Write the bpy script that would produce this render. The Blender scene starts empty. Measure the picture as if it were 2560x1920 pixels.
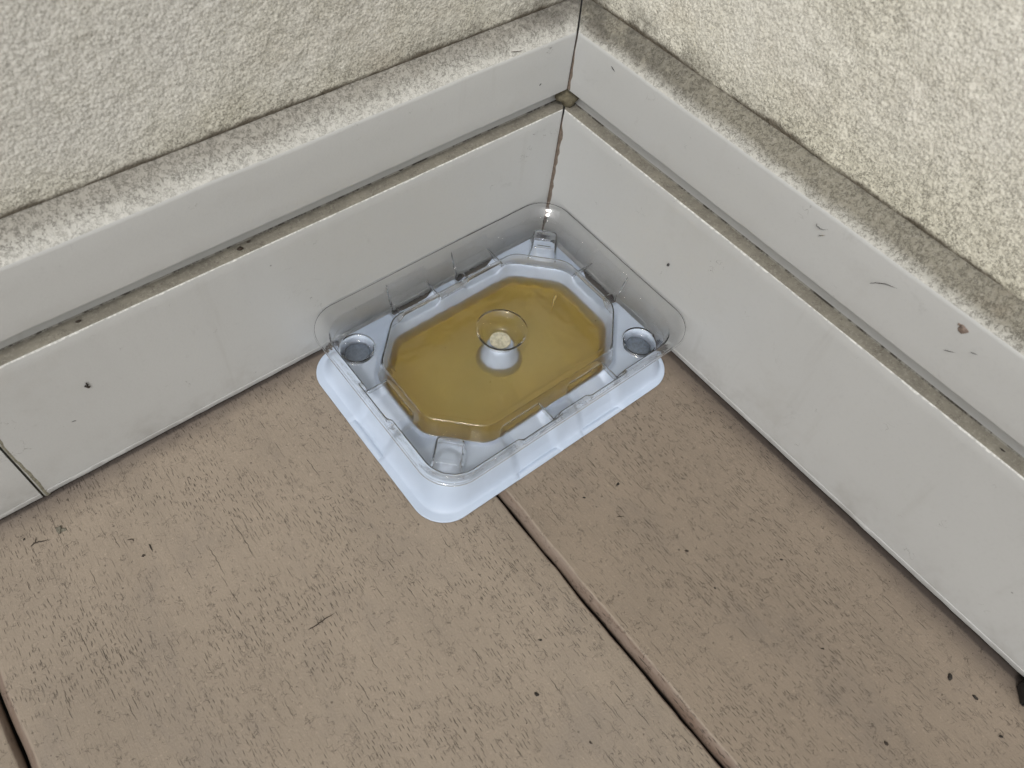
import bpy, math, random
import numpy as np
from mathutils import Matrix, Vector, noise as mn

random.seed(7); rng = np.random.default_rng(7)
sc = bpy.context.scene

# ------------------------------------------------------------------ camera
cam_d = bpy.data.cameras.new("camera"); cam = bpy.data.objects.new("camera", cam_d)
sc.collection.objects.link(cam); sc.camera = cam
F = 1947.49; EUL = (0.608202, -0.055286, -0.649198)
cam_d.sensor_width = 36.0; cam_d.lens = F / 2560 * 36
cam_d.shift_x = 96.7155 / 2560; cam_d.shift_y = -35.72 / 2560
cam_d.clip_start = 0.01; cam_d.clip_end = 200
cam.rotation_mode = 'XYZ'; cam.rotation_euler = EUL
cam.location = (-0.165686, -0.152845, 0.222388)
cam_d.dof.use_dof = True; cam_d.dof.focus_distance = 0.255; cam_d.dof.aperture_fstop = 24.0

# ------------------------------------------------------------------ light
SUN_EL, SUN_AZ = math.radians(52), math.radians(234)   # azimuth clockwise from +Y
w = bpy.data.worlds.new("World"); sc.world = w; w.use_nodes = True
nt = w.node_tree; nt.nodes.clear()
sky = nt.nodes.new('ShaderNodeTexSky'); sky.sky_type = 'NISHITA'; sky.sun_disc = False
sky.sun_elevation = SUN_EL; sky.sun_rotation = SUN_AZ
sky.air_density = 1.0; sky.dust_density = 4.0; sky.ozone_density = 1.0
hs = nt.nodes.new('ShaderNodeHueSaturation'); hs.inputs['Saturation'].default_value = 0.22
bg = nt.nodes.new('ShaderNodeBackground'); bg.inputs['Strength'].default_value = 0.135
wo = nt.nodes.new('ShaderNodeOutputWorld')
nt.links.new(sky.outputs[0], hs.inputs['Color']); nt.links.new(hs.outputs[0], bg.inputs['Color'])
nt.links.new(bg.outputs[0], wo.inputs['Surface'])
sl = bpy.data.lights.new("sun", 'SUN'); sl.energy = 1.05; sl.angle = math.radians(10); sl.specular_factor = 1.0; sl.color = (1.0, 0.955, 0.89)
sun = bpy.data.objects.new("sun", sl); sc.collection.objects.link(sun)
d = Vector((math.sin(SUN_AZ) * math.cos(SUN_EL), math.cos(SUN_AZ) * math.cos(SUN_EL), math.sin(SUN_EL)))
sun.rotation_euler = (-d).to_track_quat('-Z', 'Y').to_euler(); sun.location = d * 2

sc.view_settings.view_transform = 'Standard'; sc.view_settings.look = 'None'
sc.view_settings.exposure = -0.02; sc.view_settings.gamma = 1.0
cy = sc.cycles
cy.max_bounces = 24; cy.diffuse_bounces = 5; cy.glossy_bounces = 6; cy.transmission_bounces = 20
cy.transparent_max_bounces = 24; cy.volume_bounces = 0; cy.blur_glossy = 0.3; cy.sample_clamp_indirect = 0; cy.sample_clamp_direct = 0
cy.caustics_refractive = True; cy.caustics_reflective = True

# ------------------------------------------------------------------ helpers
MM = 0.001
def link(name, me, mats=(), parent=None, loc=None):
    o = bpy.data.objects.new(name, me); sc.collection.objects.link(o)
    for m in mats: me.materials.append(m)
    if parent is not None: o.parent = parent
    if loc is not None: o.location = loc
    return o
def tag(o, label=None, cat=None, group=None, kind=None):
    if label: o['label'] = label
    if cat: o['category'] = cat
    if group: o['group'] = group
    if kind: o['kind'] = kind
    return o
def mesh_np(name, V, Q, smooth=True, midx=None):
    """V (n,3), Q (m,4) quads"""
    me = bpy.data.meshes.new(name)
    V = np.asarray(V, np.float32); Q = np.asarray(Q, np.int32)
    me.vertices.add(len(V)); me.vertices.foreach_set('co', V.ravel())
    me.loops.add(Q.size); me.loops.foreach_set('vertex_index', Q.ravel())
    me.polygons.add(len(Q))
    me.polygons.foreach_set('loop_start', np.arange(len(Q), dtype=np.int32) * Q.shape[1])
    me.polygons.foreach_set('loop_total', np.full(len(Q), Q.shape[1], np.int32))
    if smooth: me.polygons.foreach_set('use_smooth', np.ones(len(Q), bool))
    if midx is not None: me.polygons.foreach_set('material_index', np.asarray(midx, np.int32))
    me.update(); me.validate()
    return me
def gridq(nu, nv, wrap_u=False, flip=False):
    iu = np.arange(nu if wrap_u else nu - 1); iv = np.arange(nv - 1)
    a, b = np.meshgrid(iu, iv, indexing='ij'); a2 = (a + 1) % nu
    q = np.stack([a * nv + b, a2 * nv + b, a2 * nv + b + 1, a * nv + b + 1], -1).reshape(-1, 4)
    return q[:, ::-1] if flip else q
def sst(a, b, x):
    t = np.clip((x - a) / (b - a), 0, 1); return t * t * (3 - 2 * t)
def hash2(ix, iy, s=0):
    n = np.sin(ix * 127.1 + iy * 311.7 + s * 74.7) * 43758.5453
    return n - np.floor(n)
def vnoise(x, y, s=0):
    ix, iy = np.floor(x), np.floor(y); fx, fy = x - ix, y - iy
    fx = fx * fx * (3 - 2 * fx); fy = fy * fy * (3 - 2 * fy)
    a = hash2(ix, iy, s); b = hash2(ix + 1, iy, s); c = hash2(ix, iy + 1, s); e = hash2(ix + 1, iy + 1, s)
    return (a * (1 - fx) + b * fx) * (1 - fy) + (c * (1 - fx) + e * fx) * fy - 0.5

# ------------------------------------------------------------------ materials
class NT:
    def __init__(s, name):
        s.m = bpy.data.materials.new(name); s.m.use_nodes = True; s.t = s.m.node_tree; s.t.nodes.clear()
        s.out = s.n('ShaderNodeOutputMaterial'); s.co = s.n('ShaderNodeTexCoord').outputs['Object']
    def n(s, ty, **k):
        x = s.t.nodes.new(ty)
        for a, b in k.items(): setattr(x, a, b)
        return x
    def set(s, sock, v):
        if isinstance(v, (int, float, tuple)): sock.default_value = v
        else: s.t.links.new(v, sock)
    def map(s, scale=(1, 1, 1), rot=(0, 0, 0), loc=(0, 0, 0), v=None):
        x = s.n('ShaderNodeMapping'); s.set(x.inputs[0], v if v is not None else s.co)
        x.inputs['Scale'].default_value = scale; x.inputs['Rotation'].default_value = rot; x.inputs['Location'].default_value = loc
        return x.outputs[0]
    def noise(s, v, scale, detail=3, rough=.55, dist=0.):
        x = s.n('ShaderNodeTexNoise'); s.set(x.inputs['Vector'], v)
        x.inputs['Scale'].default_value = scale; x.inputs['Detail'].default_value = detail
        x.inputs['Roughness'].default_value = rough; x.inputs['Distortion'].default_value = dist
        return x.outputs['Fac']
    def vor(s, v, scale, feature='F1', out='Distance', rand=1.):
        x = s.n('ShaderNodeTexVoronoi', feature=feature); s.set(x.inputs['Vector'], v)
        x.inputs['Scale'].default_value = scale; x.inputs['Randomness'].default_value = rand
        return x.outputs[out]
    def rng(s, v, a, b, c=0., d=1., smooth=True):
        x = s.n('ShaderNodeMapRange', interpolation_type='SMOOTHSTEP' if smooth else 'LINEAR'); s.set(x.inputs[0], v)
        for i, q in enumerate((a, b, c, d)): x.inputs[i + 1].default_value = q
        return x.outputs[0]
    def math(s, op, a, b=0., c=0.):
        x = s.n('ShaderNodeMath', operation=op); s.set(x.inputs[0], a); s.set(x.inputs[1], b)
        if len(x.inputs) > 2: s.set(x.inputs[2], c)
        return x.outputs[0]
    def mix(s, f, a, b, mode='MIX'):
        x = s.n('ShaderNodeMix', data_type='RGBA', blend_type=mode)
        s.set(x.inputs[0], f); s.set(x.inputs[6], a if not (isinstance(a, tuple) and len(a) == 3) else a + (1,))
        s.set(x.inputs[7], b if not (isinstance(b, tuple) and len(b) == 3) else b + (1,))
        return x.outputs[2]
    def sep(s, v=None):
        x = s.n('ShaderNodeSeparateXYZ'); s.set(x.inputs[0], v if v is not None else s.co); return x.outputs
    def bump(s, h, strength, dist, prev=None):
        x = s.n('ShaderNodeBump'); s.set(x.inputs['Height'], h); x.inputs['Strength'].default_value = strength
        x.inputs['Distance'].default_value = dist
        if prev is not None: s.set(x.inputs['Normal'], prev)
        return x.outputs[0]
    def squig(s, v, scale, width, mask_scale, mask_lo, mask_hi, detail=2):
        """thin curly lines: iso-contours of a noise, broken up by a second noise; 1 on a line"""
        n1 = s.noise(v, scale, detail, .6)
        l = s.rng(s.math('ABSOLUTE', s.math('SUBTRACT', n1, .5)), 0., width, 1., 0.)
        mk = s.rng(s.noise(s.map(loc=(.31, .17, .53), v=v), mask_scale, 2), mask_lo, mask_hi)
        return s.math('MULTIPLY', l, mk)
    def principled(s, col, rough=.5, normal=None, **k):
        b = s.n('ShaderNodeBsdfPrincipled'); s.set(b.inputs['Base Color'], col if not (isinstance(col, tuple) and len(col) == 3) else col + (1,))
        s.set(b.inputs['Roughness'], rough)
        if normal is not None: s.set(b.inputs['Normal'], normal)
        for a, v in k.items(): s.set(b.inputs[a.replace('_', ' ')], v)
        s.t.links.new(b.outputs[0], s.out.inputs['Surface']); return b

def mat_deck(axis_tint=(.292, .244, .193), name="deck paint", groove=False):
    N = NT(name); co = N.co
    wob = N.noise(co, 60, 2)
    st = N.map(scale=(1, .16, 1))
    big = N.noise(co, 14, 3, .6); mid = N.noise(st, 55, 4, .6)
    base = N.mix(N.rng(big, .3, .7), tuple(c * .93 for c in axis_tint), tuple(c * 1.08 for c in axis_tint))
    base = N.mix(N.math('MULTIPLY', N.rng(mid, .42, .72), .35), base, tuple(c * f for c, f in zip(axis_tint, (.78, .79, .80))))
    grain = N.noise(N.map(scale=(1, .13, 1)), 900, 3, .6)
    base = N.mix(N.math('MULTIPLY', N.rng(grain, .52, .75), .14), base, tuple(c * .6 for c in axis_tint))
    # light flecks
    lf = N.rng(N.noise(co, 900, 2), .60, .72)
    base = N.mix(N.math('MULTIPLY', lf, .35), base, tuple(min(1, c * 1.45) for c in axis_tint))
    # long ticks along the board: stretched voronoi cells, some of them only
    tot = None
    for i, (sx, sy, r0, thr, rot) in enumerate(((330, 60, .034, .66, .03), (560, 110, .055, .66, -.03), (210, 32, .022, .66, .0), (1100, 420, .12, .38, .05), (900, 260, .075, .50, -.06))):
        v = N.map(scale=(sx, sy, 1), rot=(0, 0, rot), loc=(i * 3.7, i * 1.3, 0),
                  v=None)
        wv = N.n('ShaderNodeVectorMath', operation='ADD'); N.set(wv.inputs[0], v)
        nz = N.n('ShaderNodeTexNoise'); N.set(nz.inputs['Vector'], N.co); nz.inputs['Scale'].default_value = 500; nz.inputs['Detail'].default_value = 1
        sc_ = N.n('ShaderNodeVectorMath', operation='MULTIPLY'); N.set(sc_.inputs[0], nz.outputs['Color']); sc_.inputs[1].default_value = (.28, .1, 0)
        N.set(wv.inputs[1], sc_.outputs[0])
        vx = N.n('ShaderNodeTexVoronoi'); vx.voronoi_dimensions = '2D'; N.set(vx.inputs['Vector'], wv.outputs[0]); vx.inputs['Scale'].default_value = 1
        # lens: distance in x small, in y long
        pos = N.n('ShaderNodeVectorMath', operation='SUBTRACT'); N.set(pos.inputs[0], wv.outputs[0]); N.set(pos.inputs[1], vx.outputs['Position'])
        p = N.sep(pos.outputs[0])
        dx = N.math('ABSOLUTE', p[0]); dy = N.math('ABSOLUTE', p[1])
        lens = N.math('ADD', dx, N.math('MULTIPLY', N.math('MULTIPLY', dy, dy), .9))
        t = N.rng(lens, r0 * .6, r0 * 1.15, 1., 0.)
        cs = N.sep(vx.outputs['Color'])
        t = N.math('MULTIPLY', t, N.rng(cs[0], thr, thr + .35))
        t = N.math('MULTIPLY', t, N.rng(N.noise(N.map(loc=(i * .13, i * .07, 0)), (24, 33, 18, 40, 30)[i], 2), .42, .60, .08, (1., .9, 1., .75, .75)[i])); tot = t if tot is None else N.math('MAXIMUM', tot, t)
    sq = N.squig(co, 520, .018, 300, .54, .64)
    sq2 = N.squig(N.map(scale=(1, .5, 1)), 700, .02, 420, .54, .64)
    speck = N.math('MULTIPLY', N.rng(N.vor(co, 330), .0, .17, 1., 0.), N.rng(N.noise(N.map(loc=(1, 2, 3)), 420, 1), .55, .62))
    dark = N.math('MAXIMUM', tot, N.math('MAXIMUM', N.math('MULTIPLY', sq, .6), N.math('MULTIPLY', sq2, .4)))
    dark = N.math('MAXIMUM', dark, N.math('MULTIPLY', speck, .75))
    # tiny black pepper
    pep = N.math('MULTIPLY', N.rng(N.vor(N.map(loc=(5, 0, 0)), 150), .0, .055, 1., 0.), N.rng(N.noise(co, 90, 1), .5, .56))
    dark = N.math('MAXIMUM', dark, pep)
    # grime: broad dull patches that stay put
    gr = N.rng(N.noise(N.map(scale=(1, .55, 1)), 26, 5, .75, .4), .50, .70)
    base = N.mix(N.math('MULTIPLY', gr, .30), base, (.17, .15, .135))
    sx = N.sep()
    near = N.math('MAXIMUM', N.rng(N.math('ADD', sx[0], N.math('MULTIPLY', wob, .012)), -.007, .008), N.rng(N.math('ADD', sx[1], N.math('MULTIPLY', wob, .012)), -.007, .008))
    base = N.mix(N.math('MULTIPLY', near, .5), base, (.10, .08, .065))  # dirt and occlusion shade along the baseboards, both in the floor colour
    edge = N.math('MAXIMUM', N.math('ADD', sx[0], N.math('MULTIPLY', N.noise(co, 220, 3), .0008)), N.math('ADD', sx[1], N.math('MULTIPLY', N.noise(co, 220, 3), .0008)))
    base = N.mix(N.rng(edge, -.0011, .0001, 0., .95), base, (.014, .011, .009))  # black contact line: shade and dirt under the baseboards, painted on the floor
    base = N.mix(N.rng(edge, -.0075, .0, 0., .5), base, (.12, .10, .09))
    if groove:
        gn = N.noise(N.map(scale=(1, .1, 1)), 160, 4, .7)
        base = N.mix(N.rng(gn, .3, .75), (.225, .178, .145), (.14, .092, .066))
        base = N.mix(N.math('MULTIPLY', N.rng(N.noise(N.map(scale=(1, .2, 1)), 200, 3), .5, .7), .6), base, (.26, .215, .175))
        base = N.mix(N.rng(sx[2], -.0003, -.00003, 0., .7), base, (.34, .29, .235))  # highlight line where the chamfer starts, painted into the colour
        base = N.mix(N.rng(sx[2], -.0034, -.0017, .85, 0.), base, (.06, .04, .03))
    ws = N.rng(N.noise(N.map(scale=(1, .22, 1), loc=(.3, .1, 0)), 40, 4, .65), .50, .72)
    base = N.mix(N.math('MULTIPLY', ws, .22), base, (.20, .165, .13))
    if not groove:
        right = N.rng(N.math('ADD', sx[0], .0842), -.0006, .0006)  # right board tinted darker: its own browner tone plus the duller light there
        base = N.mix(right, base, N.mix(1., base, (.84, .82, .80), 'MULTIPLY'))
    col = N.mix(dark, base, (.035, .028, .022))
    h = N.math('ADD', N.math('MULTIPLY', grain, .5), N.math('MULTIPLY', dark, -1.2))
    h = N.math('ADD', h, N.math('MULTIPLY', N.noise(co, 1500, 2), .6))
    nb = N.bump(h, .75, .00024)
    N.principled(col, N.rng(N.noise(co, 300, 2), .3, .7, .5, .75), nb, Specular_IOR_Level=.35)
    return N.m

def mat_board(name='baseboard paint', tint=(.492, .502, .497)):
    N = NT(name); co = N.co
    base = N.mix(N.rng(N.noise(co, 9, 3), .3, .7), tuple(c * .97 for c in tint), tuple(c * 1.03 for c in tint))
    base = N.mix(N.math('MULTIPLY', N.rng(N.noise(co, 30, 4, .7), .56, .75), .18), base, (.36, .35, .32))
    base = N.mix(N.math('MULTIPLY', N.rng(N.noise(co, 900, 2), .5, .8), .12), base, (.36, .36, .36))
    z = N.sep()
    # grime gathers in patches towards the foot of the board
    foot = N.math('MULTIPLY', N.rng(z[2], .0, .022, 1., 0.), N.rng(N.noise(co, 45, 4, .7), .42, .68))
    base = N.mix(N.math('MULTIPLY', foot, .5), base, (.30, .29, .27))
    drip = N.rng(N.noise(N.map(scale=(1, 1, .08)), 170, 3, .6), .58, .74)
    base = N.mix(N.math('MULTIPLY', N.math('MULTIPLY', drip, N.rng(N.noise(co, 20, 2), .45, .62)), .16), base, (.30, .29, .26))
    sm = N.rng(N.noise(N.map(loc=(.5, .5, .2)), 62, 5, .8, .6), .60, .74)
    base = N.mix(N.math('MULTIPLY', sm, .30), base, (.30, .30, .29))
    sp = N.math('MULTIPLY', N.rng(N.vor(co, 95), .0, .045, 1., 0.), N.rng(N.noise(co, 70, 1), .54, .6))
    sq = N.squig(co, 260, .010, 120, .66, .72)
    dark = N.math('MAXIMUM', N.math('MULTIPLY', sp, .8), N.math('MULTIPLY', sq, .5))
    col = N.mix(dark, base, (.05, .045, .04))
    h = N.math('ADD', N.noise(co, 1100, 2), N.math('MULTIPLY', N.noise(co, 240, 2), 1.5))
    N.principled(col, .42, N.bump(h, .25, .00012), Specular_IOR_Level=.4)
    return N.m

def mat_ledge(name='grimy ledge paint'):
    N = NT(name); co = N.co
    n = N.noise(co, 140, 4, .7)
    base = N.mix(N.rng(n, .3, .7), (.255, .24, .20), (.19, .178, .15))
    base = N.mix(N.math('MULTIPLY', N.rng(N.noise(co, 1200, 3), .5, .7), .45), base, (.34, .33, .29))
    sq = N.squig(co, 700, .03, 300, .45, .6)
    col = N.mix(N.math('MULTIPLY', sq, .6), base, (.08, .07, .055))
    N.principled(col, .75, N.bump(N.noise(co, 900, 3), .6, .0004), Specular_IOR_Level=.2)
    return N.m

def mat_top(name, lo, hi, light=(.55, .55, .52), dirt=(.33, .318, .285)):
    """sloping top of the moulding: rough white paint, grime deepening towards the wall joint"""
    N = NT(name); co = N.co
    z = N.math('ADD', N.sep()[2], N.math('MULTIPLY', N.math('SUBTRACT', N.noise(co, 70, 3, .6), .5), .0028))
    f = N.rng(z, lo, hi)
    base = N.mix(f, light, dirt)
    base = N.mix(N.math('MULTIPLY', N.rng(N.noise(N.map(loc=(.2, .1, 0)), 35, 3, .7), .55, .70), N.math('MULTIPLY', f, .38)), base, (.19, .145, .10))
    base = N.mix(N.math('MULTIPLY', N.rng(N.noise(co, 1100, 3), .48, .66), N.rng(f, 0., 1., .38, .12)), base, (.62, .61, .57))
    xy = N.sep(); dc = N.math('ADD', N.math('ABSOLUTE', xy[0]), N.math('ABSOLUTE', xy[1]))
    mould = N.math('MULTIPLY', N.rng(dc, .012, .075, 1., 0.), N.rng(N.noise(N.map(loc=(.15, .35, .2)), 75, 4, .7), .40, .60))
    base = N.mix(N.math('MULTIPLY', N.math('MULTIPLY', mould, f), .7), base, (.10, .095, .085))
    d1 = N.squig(co, 900, .035, 520, .46, .56)
    d2 = N.squig(N.map(loc=(.4, .7, .1)), 1400, .06, 800, .45, .55)
    sp = N.math('MULTIPLY', N.rng(N.vor(co, 1000), .0, .26, 1., 0.), N.rng(N.noise(co, 700, 1), .5, .6))
    dark = N.math('MULTIPLY', N.math('MAXIMUM', N.math('MAXIMUM', d1, d2), sp), N.rng(f, 0., .5, .38, .62))
    col = N.mix(dark, base, (.075, .068, .055))
    h = N.math('SUBTRACT', N.noise(co, 800, 3, .6), N.math('MULTIPLY', dark, .4))
    N.principled(col, .8, N.bump(h, .8, .0006), Specular_IOR_Level=.2)
    return N.m

def mat_stucco(name, clean, warm, stain):
    N = NT(name); co = N.co; p = N.sep()
    z = p[2]
    big = N.noise(co, 16, 4, .65)
    base = N.mix(N.rng(big, .35, .65), clean, warm)
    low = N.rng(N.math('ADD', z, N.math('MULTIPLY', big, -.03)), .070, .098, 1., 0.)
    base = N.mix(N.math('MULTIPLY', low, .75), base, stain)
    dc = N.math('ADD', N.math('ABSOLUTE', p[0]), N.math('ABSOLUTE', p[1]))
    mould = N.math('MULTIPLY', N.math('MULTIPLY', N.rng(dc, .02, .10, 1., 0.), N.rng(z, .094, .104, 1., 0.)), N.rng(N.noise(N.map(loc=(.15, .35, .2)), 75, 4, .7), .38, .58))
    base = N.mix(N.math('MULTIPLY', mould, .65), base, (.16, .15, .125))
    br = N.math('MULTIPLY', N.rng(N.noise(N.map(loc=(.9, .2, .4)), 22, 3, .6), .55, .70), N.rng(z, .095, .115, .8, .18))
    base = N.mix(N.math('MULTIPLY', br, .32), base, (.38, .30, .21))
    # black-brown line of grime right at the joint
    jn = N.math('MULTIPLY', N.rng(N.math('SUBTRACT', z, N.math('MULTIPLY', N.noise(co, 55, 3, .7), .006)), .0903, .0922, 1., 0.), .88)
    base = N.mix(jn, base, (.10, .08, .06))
    cell = N.vor(N.map(scale=(1, 1, 1)), 1150, 'F1')
    bumps = N.noise(co, 850, 5, .66, .0)
    pit = N.rng(bumps, .28, .46, 1., 0.)
    dirtm = N.math('ADD', .25, N.math('MULTIPLY', N.math('MAXIMUM', N.math('MULTIPLY', N.rng(big, .35, .70), .6), low), .6))
    base = N.mix(N.math('MULTIPLY', N.math('MULTIPLY', pit, dirtm), .42), base, (.30, .27, .20))
    d1 = N.squig(co, 850, .045, 400, .42, .54)
    d2 = N.squig(N.map(loc=(.7, .3, .2)), 1300, .07, 620, .42, .54)
    dark = N.math('MULTIPLY', N.math('MAXIMUM', d1, d2), N.rng(dirtm, .25, .8, .42, .78))
    col = N.mix(dark, base, (.07, .062, .045))
    h = N.math('ADD', bumps, N.math('MULTIPLY', cell, -.75))
    N.principled(col, .85, N.bump(h, .48, .0008), Specular_IOR_Level=.15)
    return N.m

def mat_plain(name, col, rough=.6, **k):
    N = NT(name); n = N.noise(N.co, 900, 3)
    c = N.mix(N.rng(n, .3, .7), tuple(x * .75 for x in col), tuple(min(1, x * 1.25) for x in col))
    N.principled(c, rough, N.bump(n, .4, .0003), **k); return N.m

def mat_white():
    N = NT('white plastic'); co = N.co
    c = N.mix(N.rng(N.noise(co, 60, 3), .3, .7), (.445, .525, .645), (.495, .575, .70))
    c = N.mix(N.math('MULTIPLY', N.rng(N.noise(co, 1800, 2), .5, .7), .18), c, (.46, .52, .63))
    N.principled(c, .45, N.bump(N.noise(co, 1500, 2), .12, .0001), Specular_IOR_Level=.4)
    return N.m

def mat_clear():
    N = NT('clear plastic'); co = N.co
    b = N.n('ShaderNodeBsdfPrincipled')
    b.inputs['Base Color'].default_value = (1, 1, 1, 1)
    b.inputs['Roughness'].default_value = .02; b.inputs['IOR'].default_value = 1.49
    b.inputs['Transmission Weight'].default_value = 1.0
    h = N.math('ADD', N.math('MULTIPLY', N.noise(co, 120, 2), 1.0), N.math('MULTIPLY', N.noise(co, 900, 2), .06))
    N.set(b.inputs['Normal'], N.bump(h, .35, .0008))
    N.t.links.new(b.outputs[0], N.out.inputs['Surface']); return N.m

def mat_amber():
    N = NT('amber gel'); co = N.co
    b = N.n('ShaderNodeBsdfPrincipled')
    b.inputs['Base Color'].default_value = (1, 1, 1, 1)
    b.inputs['Roughness'].default_value = .05; b.inputs['IOR'].default_value = 1.36
    b.inputs['Transmission Weight'].default_value = 1.0
    N.set(b.inputs['Normal'], N.bump(N.noise(co, 260, 3), .12, .0004))
    N.t.links.new(b.outputs[0], N.out.inputs['Surface'])
    v = N.n('ShaderNodeVolumeAbsorption'); v.inputs['Color'].default_value = (.968, .772, .0, 1); v.inputs['Density'].default_value = 230
    N.t.links.new(v.outputs[0], N.out.inputs['Volume'])
    return N.m

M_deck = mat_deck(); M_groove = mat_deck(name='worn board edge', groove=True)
M_board = mat_board(); M_ledge = mat_ledge()
M_topL = mat_top('moulding top left', .0870, .0925)
M_topR = mat_top('moulding top right', .0868, .0905, dirt=(.25, .237, .195))
M_stL = mat_stucco('stucco left', (.66, .655, .615), (.645, .635, .57), (.58, .56, .47))
M_stR = mat_stucco('stucco right', (.80, .79, .72), (.765, .75, .66), (.68, .66, .545))
M_edge = mat_plain('painted arris highlight', (.58, .585, .565), .6)  # highlight along the groove lip, painted as a lighter edge colour
def mat_crease():
    N = NT('dirt in the groove'); c = N.mix(N.rng(N.noise(N.co, 260, 4, .7), .42, .60), (.28, .27, .24), (.06, .053, .043))
    N.principled(c, .85); return N.m
M_crease = mat_crease()
M_fill = mat_plain('old brown filler', (.155, .122, .097), .8)
M_mould = mat_plain('mildew', (.20, .19, .145), .9)
M_dark = mat_plain('black grime', (.02, .016, .012), .8)
M_brown = mat_plain('dark brown debris', (.035, .024, .016), .7)
M_lint = mat_plain('grey lint', (.05, .05, .05), .8)
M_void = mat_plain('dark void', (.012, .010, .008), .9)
M_white = mat_white(); M_clear = mat_clear(); M_amber = mat_amber()

# ------------------------------------------------------------------ floor: painted deck boards
GAPT = -0.00123
def build_floor():
    V = []; Q = []; mi = []
    ys = np.concatenate([np.arange(-.30, .012, .002), [.02]]); ys = np.concatenate([np.linspace(-2.2, -.302, 40), ys])
    edges = [(-.0842, .03), (-.2272, -.0842), (-.3702, -.2272), (-.5132, -.3702)]
    x = -.5132
    while x > -2.2: edges.append((x - .143, x)); x -= .143
    x = .03
    hg = .00042
    off = 0
    for k, (x0, x1) in enumerate(edges):
        l = x0 + hg; r = x1 - hg if x1 < 0 else x1
        ch = 3.0 * MM
        prof = [(l, -.020), (l, -.0034), (l, -.0024)] + [(l + ch * t, -.0024 * (1 - t) ** 2.4 if t < 1 else 0) for t in (.06, .15, .3, .5, .7, .85, 1.)]
        nL = len(prof)
        inner = np.linspace(l + ch, r - ch * .5, 8)[1:]
        prof += [(q, 0) for q in inner]
        if x1 < 0:
            prof += [(r - ch * .5 * t, -.0024 * (1 - t) ** 2.4) for t in (.7, .5, .3, .15, .06, 0.)] + [(r, -.0034), (r, -.020)]
        P = np.array(prof); n = len(P)
        X = np.tile(P[:, 0], (len(ys), 1)); Z = np.tile(P[:, 1], (len(ys), 1)); Y = np.tile(ys[:, None], (1, n))
        # edges wander a little, as hand-worn timber does
        wl = .00045 * vnoise(ys / .011, ys * 0 + k, 3) + .0003 * vnoise(ys / .0035, ys * 0 + k, 4)
        wr = .00045 * vnoise(ys / .011, ys * 0 + k - 1, 5) + .0003 * vnoise(ys / .0035, ys * 0 + k, 6)
        tt = (P[:, 0] - l) / max(r - l, 1e-6)
        wt = np.where(tt < .1, 1, 0)[None] * wl[:, None] + np.where(tt > .9, 1, 0)[None] * wr[:, None] * (x1 < 0)
        X = X + wt - GAPT * Y * -1 * -1
        V.append(np.stack([X, Y, Z], -1).reshape(-1, 3))
        q = gridq(len(ys), n); Q.append(q + off)
        seg = np.tile(np.arange(n - 1), len(ys) - 1)
        groove = (seg < nL - 2) | ((seg > n - 9) & (x1 < 0)); deep = (seg < 1) | ((seg > n - 3) & (x1 < 0))  # deep gap walls near black: mould and gap shade in one colour
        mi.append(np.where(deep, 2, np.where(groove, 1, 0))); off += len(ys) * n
    me = mesh_np('floor', np.concatenate(V), np.concatenate(Q), True, np.concatenate(mi))
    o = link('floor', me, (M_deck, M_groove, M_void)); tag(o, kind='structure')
    # sub-floor seen through the gaps
    g = 15.0
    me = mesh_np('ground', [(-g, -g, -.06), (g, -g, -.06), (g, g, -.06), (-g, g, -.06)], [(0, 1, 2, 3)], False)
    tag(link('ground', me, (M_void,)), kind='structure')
build_floor()

# ------------------------------------------------------------------ baseboards and stucco walls
SLR = 0.00311    # the right-hand board climbs very slightly
BE = -0.00126
def mp(side, s, dep, z):
    if side == 'L': return np.stack([-s, dep, z], -1)
    return np.stack([dep - s * math.sin(BE) * -1 * -1, -s, z + SLR * np.maximum(s, 0)], -1)

PROF = [  # (depth, height, material index of the segment that starts here)
    (16., 1.25, 0), (.5, 1.15, 0), (.12, 1.2, 0), (.02, 1.4, 0), (.02, 3.1, 0), (.22, 3.3, 0), (.22, 3.45, 0), (0., 3.6, 0), (0., 3.9, 0), (0., 4.4, 0), (0., 20, 0), (0., 32, 0), (0., 45, 0), (0., 55, 0),
    (.02, 58.75, 3), (.10, 58.98, 3), (.30, 59.12, 1), (1.8, 59.25, 1), (3.6, 59.4, 1), (4.45, 59.5, 4), (4.67, 59.75, 4), (4.7, 59.95, 0), (4.7, 65.5, 0), (4.2, 67.0, 0),
    (.25, 66.9, 0), (.04, 67.0, 0), (.0, 67.25, 0), (0., 72, 0), (0., 80, 0), (0., 86.3, 0), (.1, 86.9, 0), (.35, 87.3, 2), (.8, 87.75, 2), (2.5, 89.15, 2), (4.5, 90.75, 2), (6.3, 92.15, 2), (7.3, 92.85, 2), (9., 93.1, 2), (16., 93.3, 0)]
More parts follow.
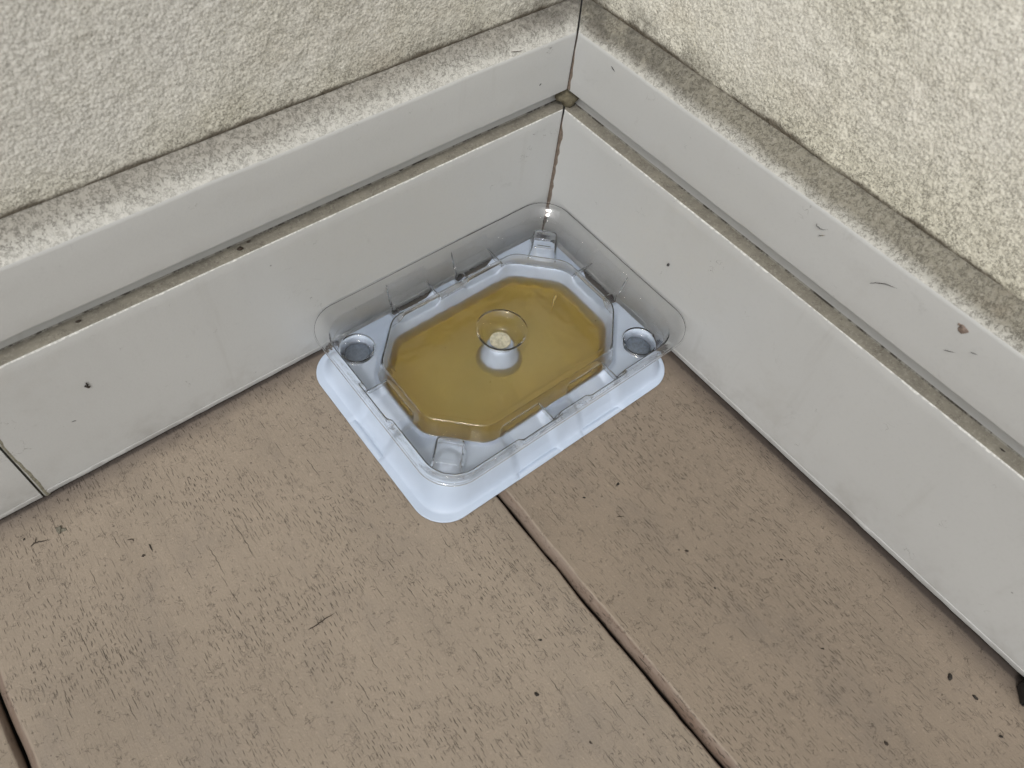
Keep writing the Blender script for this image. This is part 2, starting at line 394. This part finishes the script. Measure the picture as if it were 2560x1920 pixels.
def baseboard(side, s0, s1, mats, label, mitre=False, proud=0., seed=0):
    P = np.array(PROF) ; dep = P[:, 0] * MM; z = P[:, 1] * MM; n = len(P)
    s = np.arange(0, min(s1 - s0, .30), .0012); s = np.concatenate([s, np.linspace(s[-1] + .005, s1 - s0, 12)]) if s1 - s0 > .30 else np.append(s, s1 - s0)
    S = s0 + np.tile(s[:, None], (1, n))
    if mitre:
        st = -dep + .00038      # cut on the mitre
        f = np.clip(1 - s / .03, 0, 1)[:, None]
        S = S + (st[None] - s0) * f
        S[0] += .00022 * vnoise(z / .004, z * 0, 8 + seed)
    D = np.tile(dep[None], (len(s), 1)) - proud; Z = np.tile(z[None], (len(s), 1))
    # chipped, hand-painted arrises
    e = .00030 * vnoise(S / .0042, S * 0 + 1, seed + 1) + .00022 * vnoise(S / .0014, S * 0 + 1, seed + 2)
    for j in (13, 14, 15): D[:, j] += e[:, j] * .5; Z[:, j] += e[:, j] * .7
    e2 = .00028 * vnoise(S / .006, S * 0, seed + 3) + .00014 * vnoise(S / .0015, S * 0, seed + 4)
    for j in (23, 24, 25): Z[:, j] += e2[:, j] * .6
    e3 = .0008 * vnoise(S / .02, S * 0, seed + 5)
    for j in (29, 30, 31): Z[:, j] += e3[:, j] * .35
    for j in (1, 2, 3): Z[:, j] += .00028 * vnoise(S[:, j] / .004, S[:, j] * 0, seed + 6)
    for j in (5, 6): D[:, j] -= .00012 * vnoise(S[:, j] / .006, S[:, j] * 0, seed + 9)
    low = .0005 * vnoise(S / .09, S * 0, seed + 7); D += low * (S > .03)
    V = mp(side, S, D, Z).reshape(-1, 3)
    q = gridq(len(s), n, flip=(side == 'L')); seg = np.tile(P[:-1, 2].astype(int), len(s) - 1)
    me = mesh_np('baseboard', V, q, True, seg)
    # end caps
    import bmesh
    bm = bmesh.new(); bm.from_mesh(me); bm.verts.ensure_lookup_table()
    for row in (0, len(s) - 1):
        try: bm.faces.new([bm.verts[row * n + k] for k in range(n)])
        except ValueError: pass
    bm.edges.ensure_lookup_table()
    for f in bm.faces: f.smooth = True
    bmesh.ops.recalc_face_normals(bm, faces=bm.faces)
    for ed in bm.edges:
        if len(ed.link_faces) == 2 and ed.calc_face_angle(0) > math.radians(38): ed.smooth = False
    bm.to_mesh(me); bm.free()
    o = link('baseboard', me, mats); tag(o, label, 'baseboard', 'baseboards meeting in the corner')
    return o
bbL = baseboard('L', 0, .1966, (M_board, M_ledge, M_topL, M_edge, M_crease), 'greige painted baseboard left of the corner, between the mitre and the butt joint', True, 0., 1)
bbL2 = baseboard('L', .1973, 1.6, (M_board, M_ledge, M_topL, M_edge, M_crease), 'short end of greige baseboard at the left edge, beyond the mildewed butt joint', False, .00025, 11)
bbR = baseboard('R', 0, 1.6, (M_board, M_ledge, M_topR, M_edge, M_crease), 'long greige painted baseboard right of the corner with grimy top edge', True, 0., 21)

# old filler squeezed out of the mitre, a strip of the right-hand board
def strip(name, zs, wid, off, dep, mat, parent, seed, label=None):
    zs = np.array(zs); n = len(zs)
    V = []
    for i, z in enumerate(zs):
        wv = wid(z) * (1 + .5 * float(vnoise(np.array(z / .0022), np.array(0.), seed))); o_ = off(z) + .0002 * float(vnoise(np.array(z / .004), np.array(1.), seed))
        u = Vector((1, -1, 0)).normalized(); b = Vector((1, 1, 0)).normalized() * -1
        c = Vector((0, 0, z)) + u * o_
        dd = dep + .00012 * float(vnoise(np.array(z / .0016), np.array(3.), seed))
        for a, r in ((-.12, .02 * wv), (.04, .16 * wv), (.28, .36 * wv + dd * .2), (.5, .56 * wv + dd * .2), (.68, .67 * wv)):
            V.append(c + u * (wv * a) + b * r)
    me = mesh_np(name, np.array([tuple(v) for v in V]), gridq(n, 5), True)
    o = link(name, me, (mat,), parent)
    if label: o['label'] = label
    return o
strip('filler_strip', np.arange(.0015, .0570, .0006), lambda z: .0013 * float(sst(.0, .012, z)) * float(1 - sst(.048, .056, z)) + .0003, lambda z: .0, .0004, M_fill, bbR, 3, 'brown bead of old filler in the lower mitre')
strip('filler_strip', np.arange(.0672, .0875, .0006), lambda z: .0010 * float(1 - sst(.072, .084, z)) + .00018, lambda z: .0, .00035, M_fill, bbR, 5, 'thin brown bead of old filler in the upper mitre')
# brown blob of filler where the grooves meet
def lump(name, r, mat, parent=None, loc=(0, 0, 0), seed=0, sc3=(1, 1, 1), rough=.35, sub=3):
    import bmesh
    bm = bmesh.new(); bmesh.ops.create_icosphere(bm, subdivisions=sub, radius=r)
    for v in bm.verts:
        k = 1 + rough * mn.noise(Vector(v.co) / r * 1.1 + Vector((seed * 3.1, seed, 0)))
        v.co = Vector((v.co.x * k * sc3[0], v.co.y * k * sc3[1], v.co.z * k * sc3[2]))
    me = bpy.data.meshes.new(name); bm.to_mesh(me); bm.free()
    for p in me.polygons: p.use_smooth = True
    o = link(name, me, (mat,), parent, loc); return o
b = lump('filler_blob', .0038, mat_plain('olive dirt', (.13, .115, .075), .8), bbR, (.0031, .0030, .0630), 4, (1.2, 1.2, 1.1), .6); b['label'] = 'dark olive lump of dirt plugging the groove corner'
# mildew bead on the butt joint
def butt():
    zs = np.arange(.0008, .058, .0008); V = []
    for z in zs:
        wv = .0009 + .0011 * max(0, float(vnoise(np.array(z / .003), np.array(0.), 9)) + .2) + .0006 * (1 - z / .058)
        for a, r in ((0, .0004), (.4, -.00022), (1., .00005)):
            V.append((-.19690 + wv * a, .0 + r, z))
    me = mesh_np('mildew_bead', V, gridq(len(zs), 3), True)
    o = link('mildew_bead', me, (M_mould,), bbL); o['label'] = 'olive mildew line along the butt joint'
butt()

def stucco(side, mat, label):
    s = np.concatenate([np.arange(-.008, .36, .0009), np.linspace(.37, 1.6, 24)])
    zz = np.concatenate([np.arange(.0905, .185, .0009), np.linspace(.19, .9, 24)])
    S, Z = np.meshgrid(s, zz, indexing='ij')
    a = vnoise(S / .0021, Z / .0021, 1 if side == 'L' else 2) * .0004 + vnoise(S / .0045, Z / .0045, 3) * .0005 + vnoise(S / .02, Z / .02, 4) * .0010
    a = a * sst(.0, .004, Z - .0915) + vnoise(S / .006, Z * 0, 5) * .00025
    D = .0078 - np.abs(a) * .6 + a * .4 + .0008 * (1 - sst(.0915, .0945, Z))
    if side == 'L': V = np.stack([-S, D, Z], -1)
    else: V = np.stack([D, -S, Z + SLR * np.clip(S, 0, .4)], -1)
    me = mesh_np('stucco_wall', V.reshape(-1, 3), gridq(len(s), len(zz), flip=(side == 'L')), True)
    o = link('stucco_wall', me, (mat,))
    tag(o, label, 'wall', 'stucco walls above the baseboards')
stucco('L', M_stL, 'off-white rough stucco wall above the left baseboard, greyer and cleaner')
stucco('R', M_stR, 'cream rough stucco wall above the right baseboard, yellower and more stained')

# ------------------------------------------------------------------ the bait tray
CX, CY = -53.5, -39.5      # mm, centre of the well and lid
tray = bpy.data.objects.new('bait_tray', None); sc.collection.objects.link(tray); tray.location = (CX * MM, CY * MM, 0)
tray.empty_display_size = .01
tag(tray, 'shallow white plastic tray of amber gel under a clear moulded lid, pushed into the corner', 'bait tray')

def sdrr(x, y, hx, hy, r):
    qx, qy = np.abs(x) - (hx - r), np.abs(y) - (hy - r)
    return np.hypot(np.maximum(qx, 0), np.maximum(qy, 0)) + np.minimum(np.maximum(qx, qy), 0) - r
def smax(a, b, k):
    h = np.clip(.5 + .5 * (a - b) / k, 0, 1); return b * (1 - h) + a * h + k * h * (1 - h)
def soct(x, y, hx=41.5, hy=28., ch=15., k=2.4):
    a = smax(np.abs(x) - hx, np.abs(y) - hy, .3)
    return smax(a, (np.abs(x) + np.abs(y) - (hx + hy - ch)) * .70711, k)
def tunnel_mask(x, y, e=.7):
    m = 0
    for cxx in (-13.5, 14.): m = np.maximum(m, (1 - sst(8 - e, 8 + e, np.abs(x - cxx))) * (np.abs(y) > 20))
    m = np.maximum(m, (1 - sst(8 - e, 8 + e, np.abs(y - .5))) * (np.abs(x) > 30))
    return m
def rr_contour(hx, hy, r, n):
    """n points, equal arc steps, round a rounded rectangle"""
    pts = []
    for (cx, cy, a0) in ((hx - r, hy - r, 0), (-(hx - r), hy - r, 90), (-(hx - r), -(hy - r), 180), (hx - r, -(hy - r), 270)):
        for a in np.linspace(a0, a0 + 90, 60): pts.append((cx + r * math.cos(math.radians(a)), cy + r * math.sin(math.radians(a))))
    P = np.array(pts + [pts[0]]); d = np.r_[0, np.cumsum(np.hypot(*np.diff(P, axis=0).T))]
    t = np.linspace(0, d[-1], n, endpoint=False)
    return np.stack([np.interp(t, d, P[:, 0]), np.interp(t, d, P[:, 1])], -1)

def lid_z(x, y):
    s = sdrr(x, y, 46.6, 33.1, 8.0) - 1.3 * tunnel_mask(x, y, .55); so = soct(x, y)
    z = 10.3 + .0 * x
    # entrance tunnels, octagonal dome, outer wall
    tm = tunnel_mask(x, y)
    z = z + 4.3 * tm * sst(-3, -.5, so)
    dome = 10.3 + 7.2 * (1 - sst(-2.0, .05, so)) - .25 * (1 - sst(-4.2, -3.2, so))
    z = np.maximum(z, dome)
    # corner pegs (turned 45 degrees)
    for px, py in ((-40.3, -25.3), (40.3, 25.3)):
        u, v = (x - px + y - py) * .7071, (x - px - (y - py)) * .7071
        dsq = sdrr(u, v, 5.6, 5.2, 2.2)
        z = np.maximum(z, 10.3 + 6.3 * (1 - sst(-1.3, .1, dsq)) - .3 * (1 - sst(-3.2, -2.2, dsq)))
    for px, py in ((-40.4, 26.3), (40.4, -26.6)):
        r = np.hypot(x - px, y - py)
        z = z - 1.1 * (1 - sst(4.2, 5.2, r)) + .9 * np.exp(-((r - 5.8) / .5) ** 2)
    # outer wall and flared rim
    wall = 10.3 + 9.2 * np.clip(s / 2.6, 0, 1) ** .85
    s0_ = sdrr(x, y, 46.6, 33.1, 8.0); wall = np.minimum(wall, 17.2 + 3. * np.clip(s0_ / 2.6 - 0, 0, 1)); wall = np.where(s > 2.6, 19.5 + 2.4 * sst(2.6, 6.0, s0_) ** .7, wall)
    wall = np.where(s > 0, wall, 0)
    z = smax(z, wall, .5)
    # funnel pressed down in the middle
    r = np.hypot(x - .6, y - .9)
    z = z - 5.6 * (1 - sst(4.6, 8.2, r)) + .45 * np.exp(-((r - 8.5) / .5) ** 2)
    return z
def lid():
    nt_, ns_ = 900, 230
    C = rr_contour(46.6 + 6.0, 33.1 + 5.9, 11.5, nt_)
    t = np.linspace(0, 1, ns_) ** .92; t[0] = .004
    X = C[:, None, 0] * t[None]; Y = C[:, None, 1] * t[None]; Z = lid_z(X, Y)
    Z = Z + .25 * vnoise(X / 14, Y / 14, 2) * sst(0, 1, t)[None]
    V = np.stack([X, Y, Z], -1)
    # rolled lip
    lip = V[:, -1:].copy(); nrm = C / np.linalg.norm(C, axis=1)[:, None]
    l1 = lip.copy(); l1[:, 0, :2] += nrm * .25; l1[:, 0, 2] -= .12
    l2 = lip.copy(); l2[:, 0, :2] += nrm * .30; l2[:, 0, 2] -= .45
    V = np.concatenate([V, l1, l2], 1); nv = V.shape[1]
    me = mesh_np('lid', V.reshape(-1, 3) * MM, gridq(nt_, nv, True), True)
    o = link('lid', me, (M_clear,), tray); o['label'] = 'clear moulded lid with flared rim, six entrance channels and central funnel'
    md = o.modifiers.new('thickness', 'SOLIDIFY'); md.thickness = .00050; md.offset = 0
    return o
lid()

def base_z(x, y):
    ox, oy = x + 2.8, y + 1.0
    so_ = -sdrr(ox, oy, 52.2, 38.6, 11.); si = sdrr(x, y, 46.7, 33.2, 8.0)
    t = np.clip(so_ / np.maximum(so_ + np.maximum(si, 0), 1e-6), 0, 1)
    g = sst(.22, .97, t) ** 1.15
    z = .85 + .45 * t + 8.7 * g
    z = z + .55 * vnoise(x / 7.5, y / 7.5, 6) * sst(.15, .5, t) * (1 - sst(.75, 1., t))
    tm = tunnel_mask(x, y, 2.0)
    soc = soct(x, y)
    # ramps sunk into skirt and platform under each entrance channel
    z = z - (1.6 * tm * sst(-1.0, 5.0, soc) * sst(.25, .8, t)) * sst(1., 6., z)
    z = z - 1.2 * tm * sst(-2.5, -.3, soc)
    # octagonal well
    well = 8.9 * (1 - sst(-4.0, -.1, soc)) - .9 * (1 - sst(-20, -6, soc))
    z = z - well
    z = z + .5 * np.exp(-((soc + .1) / .8) ** 2) * (1 - tm)
    r = np.hypot(x, y + .3)
    post = 11.4 * (1 - sst(3.7, 9.6, r)) ; post = np.where(r < 3.4, 11.4 - .8 * (1 - sst(1.5, 3.2, r)), post)
    z = np.maximum(z, post)
    for px, py in ((-40.4, 26.3), (40.4, -26.6)):
        rr = np.hypot(x - px, y - py); z = z - 8.2 * (1 - sst(5.0, 5.7, rr))
    z = np.maximum(z, .35)
    for px, py in ((-40.3, -25.3), (40.3, 25.3)):
        rr = np.hypot(x - px, y - py); z = z + 1.3 * (1 - sst(2.0, 5.0, rr))
    return z
def base():
    nt_, ns_ = 760, 190
    C = rr_contour(52.2, 38.6, 11., nt_)
    t = np.linspace(0, 1, ns_) ** .9; t[0] = .003
    C2 = C + np.array([-2.8, -1.0])
    X = C2[:, None, 0] * t[None]; Y = C2[:, None, 1] * t[None]; Z = base_z(X, Y)
    V = np.stack([X, Y, Z], -1)
    nrm = C / np.linalg.norm(C, axis=1)[:, None]
    e1 = V[:, -1:].copy(); e1[:, 0, :2] += nrm * .25; e1[:, 0, 2] -= .12
    e2 = V[:, -1:].copy(); e2[:, 0, :2] += nrm * .3; e2[:, 0, 2] = .50
    e3 = e2.copy(); e3[:, 0, :2] -= nrm * 2.4
    e4 = e3.copy(); e4[:, 0, :2] -= nrm * .3; e4[:, 0, 2] = .02
    # tiny moulding nicks
    V = np.concatenate([V, e1, e2, e3, e4], 1)
    me = mesh_np('base', V.reshape(-1, 3) * MM, gridq(nt_, V.shape[1], True), True)
    o = link('base', me, (M_white,), tray); o['label'] = 'white moulded base with sloping skirt and central post'
base()

def amber():
    n = 240; pts = []
    for a in np.linspace(0, 2 * math.pi, n, endpoint=False):
        lo, hi = 5., 60.
        for _ in range(30):
            m = .5 * (lo + hi)
            if float(soct(np.array(m * math.cos(a)), np.array(m * math.sin(a)))) > -.6: hi = m
            else: lo = m
        pts.append((lo * math.cos(a), lo * math.sin(a)))
    C = np.array(pts); ts = np.linspace(.0, 1, 40); ts[0] = .01
    X = C[:, None, 0] * ts; Y = C[:, None, 1] * ts
    Z = 5.9 + .12 * vnoise(X / 9, Y / 9, 3) + .05 * vnoise(X / 3, Y / 3, 4)
    top = np.stack([X, Y, Z], -1)
    bt = top[:, ::-1].copy(); bt[..., 2] = .25
    V = np.concatenate([top, bt], 1)
    me = mesh_np('gel', V.reshape(-1, 3) * MM, gridq(n, V.shape[1], True), True)
    import bmesh
    bm = bmesh.new(); bm.from_mesh(me); bmesh.ops.holes_fill(bm, edges=[e for e in bm.edges if e.is_boundary], sides=0)
    bmesh.ops.recalc_face_normals(bm, faces=bm.faces)
    bm.to_mesh(me); bm.free()
    o = link('gel', me, (M_amber,), tray); o['label'] = 'pool of amber gel in the octagonal well'
amber()
def disc(name, r, h, mat, loc, label, dome=0.):
    n = 48; V = []
    for k in range(n):
        a = 2 * math.pi * k / n
        for q, zz in ((.02, h + dome), (.5, h + dome * .8), (.85, h + dome * .35), (.98, h * .95), (1., h * .6), (1., 0.)):
            V.append((r * q * math.cos(a) * MM, r * q * math.sin(a) * MM, zz * MM))
    o = link(name, mesh_np(name, V, gridq(n, 6, True), True), (mat,), tray, tuple(c * MM for c in loc)); o['label'] = label
M_slate = mat_plain('slate blue recess shade', (.12, .155, .21), .35)  # added discs carry the shade of the corner recesses in their colour
disc('recess_shade_disc', 4.7, 6.6, M_slate, (-40.4, 26.3, 1.2), 'slate blue disc added for the shade in the left corner recess', .2)
disc('recess_shade_disc', 4.7, 6.6, M_slate, (40.4, -26.6, 1.2), 'slate blue disc added for the shade in the right corner recess', .2)
for bx, by, br_ in ((37.4, 8.0, .4), (36.6, 2.2, .35), (37.6, -8.5, .4), (-29.5, 22.5, .3), (-13.9, 12.5, .28), (-9.8, -7.4, .4), (-37.5, 5.4, .35), (22.9, 20.3, .28)):
    b_ = lump('bubble', br_ * MM, M_clear, tray, (bx * MM, by * MM, 6.0 * MM), 3, (1, 1, .7), .15, 2)
disc('funnel_residue', 3.6, .25, mat_plain('dried pale residue', (.44, .42, .32), .6), (.6, .9, 12.05), 'pale dried residue at the bottom of the funnel', .2)

# ------------------------------------------------------------------ small things lying about
def tube(name, pts, r, mat, label, cat, group=None, lift=(0, 0, 0), parent=None):
    """tapered, slightly kinked hair or twig through world points (mm)"""
    P = [Vector(p) * MM + Vector(lift) * MM for p in pts]
    Q = []
    for i in range(len(P) - 1):
        for k in range(4): Q.append(P[i].lerp(P[i + 1], k / 4))
    Q.append(P[-1]); n = len(Q)
    for i in range(1, n - 1): Q[i] += Vector((random.uniform(-1, 1), random.uniform(-1, 1), random.uniform(-.3, 1))) * r * .6
    o0 = Q[0].copy(); V = []
    for i, q in enumerate(Q):
        d = (Q[min(i + 1, n - 1)] - Q[max(i - 1, 0)]).normalized(); a = d.orthogonal().normalized(); b_ = d.cross(a)
        rr = r * (1 - .75 * abs(2 * i / (n - 1) - .8) ** 2 if i not in (0, n - 1) else .12); rr = max(rr, r * .12) * MM ** 0
        for k in range(6):
            t = k * math.pi / 3; V.append(tuple(q - o0 + (a * math.cos(t) + b_ * math.sin(t)) * rr))
    F = [(i * 6 + k, i * 6 + (k + 1) % 6, (i + 1) * 6 + (k + 1) % 6, (i + 1) * 6 + k) for i in range(n - 1) for k in range(6)]
    me = mesh_np(name, V, F, True); o = link(name, me, (mat,), parent, o0)
    if label: tag(o, label, cat, group)
    return o
HG = 'hairs and lint stuck to the right baseboard'
U = .00010
tube('lint_hair', [(0, -94.7, 83.6), (0, -95.1, 83.0), (0, -96.1, 82.9), (0, -97.0, 83.2), (0, -98.2, 84.2)], U, M_lint, 'curled dark hair high on the right baseboard, nearest the corner of the two together', 'hair', HG, (-.12, 0, 0))
tube('lint_hair', [(0, -96.7, 80.7), (0, -97.3, 81.3), (0, -98.3, 82.1)], U, M_lint, 'short dark hair just below the curled one on the right baseboard', 'hair', HG, (-.12, 0, 0))
tube('lint_hair', [(0, -114.2, 78.5), (0, -115.8, 80.2), (0, -117.2, 81.2), (0, -118.9, 81.9), (0, -120.4, 82.4)], U, M_lint, 'longest thin hair on the upper face of the right baseboard', 'hair', HG, (-.12, 0, 0))
tube('lint_hair', [(0, -137.6, 76.1), (0, -138.7, 76.8), (0, -140.0, 77.7)], U * .8, M_lint, 'faint short hair below the brown smudge on the right baseboard', 'hair', HG, (-.12, 0, 0))
tube('lint_hair', [(0, -142.2, 80.5), (0, -142.9, 80.7), (0, -143.8, 81.1)], U * .8, M_lint, 'straight short hair nearest the right edge of the photo on the baseboard', 'hair', HG, (-.12, 0, 0))
tube('lint_hair', [(0, -16.1, 84.6), (0, -16.9, 84.2), (0, -18.0, 83.7)], U * 1.2, M_lint, 'small dark dash of a hair on the right baseboard close to the corner', 'hair', HG, (-.12, 0, 0))
HL = 'hairs and lint stuck to the left baseboard'
tube('lint_hair', [(-13.3, 0, 73.4), (-12.8, 0, 73.7), (-12.4, 0, 73.9)], U * 1.2, M_lint, 'tiny slanting dash of lint just left of the corner above the groove', 'hair', HL, (0, -.12, 0))
tube('lint_hair', [(-179.0, 0, 27.2), (-178.3, 0, 27.2), (-177.7, 0, 26.7)], U * 1.1, M_lint, 'small bent hair low on the left baseboard below the black fleck', 'hair', HL, (0, -.12, 0))
tube('lint_hair', [(-25.6, 1.6, 88.4), (-23.6, 1.2, 88.0), (-23.0, 1.0, 87.9), (-21.0, 1.0, 87.8)], U * 1.1, M_brown, 'spidery dark scrap on the sloping top of the left baseboard', 'lint', HL, (0, -.2, .2))

st_ = tube('gel_streak', [(33.2 + CX, 8.7 + CY, 6.0), (31.8 + CX, 7.6 + CY, 6.1), (29.5 + CX, 5.8 + CY, 6.1), (27.2 + CX, 3.9 + CY, 6.0)], .00042, mat_plain('gel streak', (.50, .40, .17), .15), None, None); st_.location = st_.location - tray.location; st_.parent = tray

# black three-lobed fleck on the left board
fl = bpy.data.objects.new('black_fleck', None); sc.collection.objects.link(fl); fl.location = (-.1707, -.0002, .0388)
tag(fl, 'black three-lobed fleck stuck to the face of the left baseboard', 'fleck')
lump('body', .00055, M_dark, fl, (0, -.0002, 0), 2, (1.1, .6, .9), .5, 2)
lump('leg', .00034, M_dark, fl, (.0004, -.0002, .0009), 3, (.6, .6, 1.7), .5, 2)
lump('leg', .00036, M_brown, fl, (.0004, -.0002, -.0008), 5, (1.3, .6, .8), .5, 2)
sd = lump('hollow_seed', .0006, M_lint, None, (-.0003, -.0585, .0353), 3, (.5, .8, 1.2), .7, 2)
tag(sd, 'small dark seed husk stuck to the right baseboard beside the tray', 'seed')
sm = lump('brown_smudge', .0012, M_mould, None, (.00035, -.1370, .0844), 6, (.45, 1.0, .95), 1.0, 3)
sm.data.materials[0] = mat_plain('dry brown smear', (.22, .17, .14), .7); tag(sm, 'brown smear of dried dirt near the top of the right baseboard', 'smear')

CG = 'dark crumbs lying in the baseboard grooves'
for (x, y, z, r, lab) in ((-118.6, 2.2, 59.9, .55, 'largest black crumb in the left groove, mid-way along'), (-115.5, 3.0, 60.2, .35, 'small long crumb just right of the largest one in the left groove'),
                          (-164.1, 2.6, 59.7, .4, 'dark crumb in the left groove nearest the left edge'), ):
    c = lump('crumb', r * MM, M_brown, None, (x * MM, y * MM, z * MM), int(-x), (1.7, .9, .7), .8, 2); tag(c, lab, 'crumb', CG)
c = lump('crumb', .0004, M_dark, None, (.0042, -.1247, .0650), 5, (.6, 1.4, 1.6), .8, 2); tag(c, 'black elongated crumb in the right groove', 'crumb', CG)
c = lump('crumb', .0003, M_dark, None, (.0030, -.1628, .0600), 5, (.7, 2.2, .6), .8, 2); tag(c, 'thin crumb in the right groove near the right edge', 'crumb', CG)

# twigs and seeds on the floor
tw = tube('twig', [(-205.9, -12.9, 0), (-204.4, -12.3, 0), (-202.5, -13.3, 0), (-200.5, -14.0, 0)], .00019, M_brown, 'tiny forked brown twig on the floor below the left butt joint', 'twig', None, (0, 0, .2))
br = tube('branch', [(0, 0, 0), (.4, .6, .1), (.9, 1.4, .1)], .00013, M_brown, None, None, None, (0, 0, 0), tw); br.location = (.0015, .0006, .0001)
tube('twig', [(-153.6, -80.9, 0), (-150.8, -81.1, 0), (-147.6, -81.0, 0), (-144.5, -81.1, 0)], .00017, M_brown, 'straight thin dark stick lying on the widest floor board, left of the tray', 'twig', None, (0, 0, .15))
tube('twig', [(-182.9, -26.9, 0), (-181.7, -27.4, 0), (-181.4, -28.1, 0), (-181.7, -28.5, 0)], .00014, M_brown, 'small hooked brown fibre on the floor near the left baseboard', 'fibre', None, (0, 0, .15))
tube('twig', [(-178.3, -31.7, 0), (-178.3, -33.1, 0), (-178.4, -34.6, 0)], .0002, M_dark, 'short thick black splinter on the floor beside a round crumb', 'splinter', None, (0, 0, .15))
tube('twig', [(-59.2, -106.9, 0), (-58.4, -107.3, 0), (-57.3, -108.3, 0)], .00013, M_brown, 'thin bent fibre on the right floor board below the tray', 'fibre', None, (0, 0, .15))
SG = 'dark seeds and crumbs scattered on the floor boards'
seeds = [(-181.0, -34.1, .45, 'round black crumb on the floor beside the short thick splinter'), (-206.6, -9.4, .35, 'dark crumb on the floor nearest the left edge, under the baseboard'),
         (-112.9, -132.0, .55, 'black seed on the wide board at the bottom, left of the gap'), (-109.1, -149.8, .38, 'small crumb close to the bottom edge, left of the gap'),
         (-51.2, -98.8, .5, 'black seed on the right board just below the tray'), (-102.8, -121.6, .35, 'curved black crumb on the wide board mid-way down the gap'),
         (-49.5, -127.7, .45, 'greyish crumb in the middle of the right board'), (-51.0, -140.9, .3, 'tiny black dot on the right board left of the greyish crumb'),
         (-27.7, -146.9, .34, 'small dark crumb on the right board near its baseboard'), (-38.9, -171.5, .36, 'oval dark crumb low on the right board'),
         (-15.6, -198.4, .75, 'largest dark seed at lower right near the baseboard'), (-14.6, -205.9, .6, 'flat grey-brown crumb beyond the largest seed at lower right'),
         (-45.1, -197.8, .5, 'round black seed near the bottom edge at lower right'), (-17.9, -215.9, .45, 'reddish brown crumb in the bottom right corner'),
         (-63.2, -96.0, .4, 'fuzzy dark crumb on the right board beside the gap')]
for k, (x, y, r, lab) in enumerate(seeds):
    c = lump('seed', r * MM, M_dark if k % 3 else M_brown, None, (x * MM, y * MM, r * .25 * MM), k + 20, (.75, 1.25, .45), .9, 2)
    c.rotation_euler[2] = random.uniform(-1.2, 1.2); tag(c, lab, 'crumb', SG)
ms = lump('moss_tuft', .0010, mat_plain('dry moss', (.15, .14, .11), .95), None, (-.1973, -.0124, .0002), 12, (1, 1.1, .35), 1.6, 3)
tag(ms, 'small grey-green tuft of moss on the floor below the left butt joint', 'moss')

# countless grit
def grit():
    V = []; Fc = []
    for i in range(2200):
        x = random.uniform(-.33, -.004); y = -random.random() ** .8 * .24 - .002
        if i % 4 == 0: y = -.0006 - abs(random.gauss(0, .0022))
        elif i % 4 == 1: x = -.0006 - abs(random.gauss(0, .0022))
        elif i % 8 == 2: x = random.uniform(-.1125, -.108); y = random.uniform(-.08, -.001)
        elif i % 8 == 6: y = -.0832 - abs(random.gauss(0, .0012)); x = random.uniform(-.11, -.004)
        if -.112 < x < .0 and y > -.083: continue
        if abs(x + .0842) < .005 or abs(x + .2272) < .005: continue
        r = random.choice((.00008, .0001, .00013, .00018)) * random.uniform(.7, 1.3); a = random.uniform(0, 6.3); e = random.uniform(.3, 1); b0 = len(V)
        ring = []
        for k in range(5):
            t = a + k * 1.2566; q = r * random.uniform(.6, 1.3)
            ring.append((x + q * math.cos(t), y + q * e * math.sin(t), .00003))
        V += ring + [(x, y, r * .7)]
        Fc += [(b0 + k, b0 + (k + 1) % 5, b0 + 5) for k in range(5)]
    me = mesh_np('grit', V, Fc, False); o = link('grit', me, (M_brown,)); tag(o, 'fine dark grit scattered over the floor boards', 'grit', None, 'stuff')
grit()

# dark object just entering the frame at the right
def clip():
    import bmesh
    root = bpy.data.objects.new('black_clip', None); sc.collection.objects.link(root); root.location = (-.0010, -.2165, 0)
    tag(root, 'black pointed plastic piece with pale side, half out of frame at the right edge', 'plastic piece')
    for nm, mat, P, h in (('body', mat_plain('black plastic', (.012, .012, .014), .4), [(-.0052, .0018), (-.0010, .0055), (.0006, .0052), (.0006, -.0100), (-.0022, -.0040)], .004),
                          ('side', mat_plain('pale plastic', (.50, .50, .58), .5), [(-.0024, -.0010), (.0008, .0010), (.0008, -.0110), (-.0012, -.0062)], .0052)):
        bm = bmesh.new(); vs = [bm.verts.new((x, y, 0)) for x, y in P]; f = bm.faces.new(vs)
        r = bmesh.ops.extrude_face_region(bm, geom=[f]); bmesh.ops.translate(bm, vec=(0, 0, h), verts=[v for v in r['geom'] if isinstance(v, bmesh.types.BMVert)])
        bmesh.ops.recalc_face_normals(bm, faces=bm.faces); bmesh.ops.bevel(bm, geom=list(bm.edges), offset=.0004, segments=2, affect='EDGES')
        me = bpy.data.meshes.new(nm); bm.to_mesh(me); bm.free(); link(nm, me, (mat,), root)
clip()
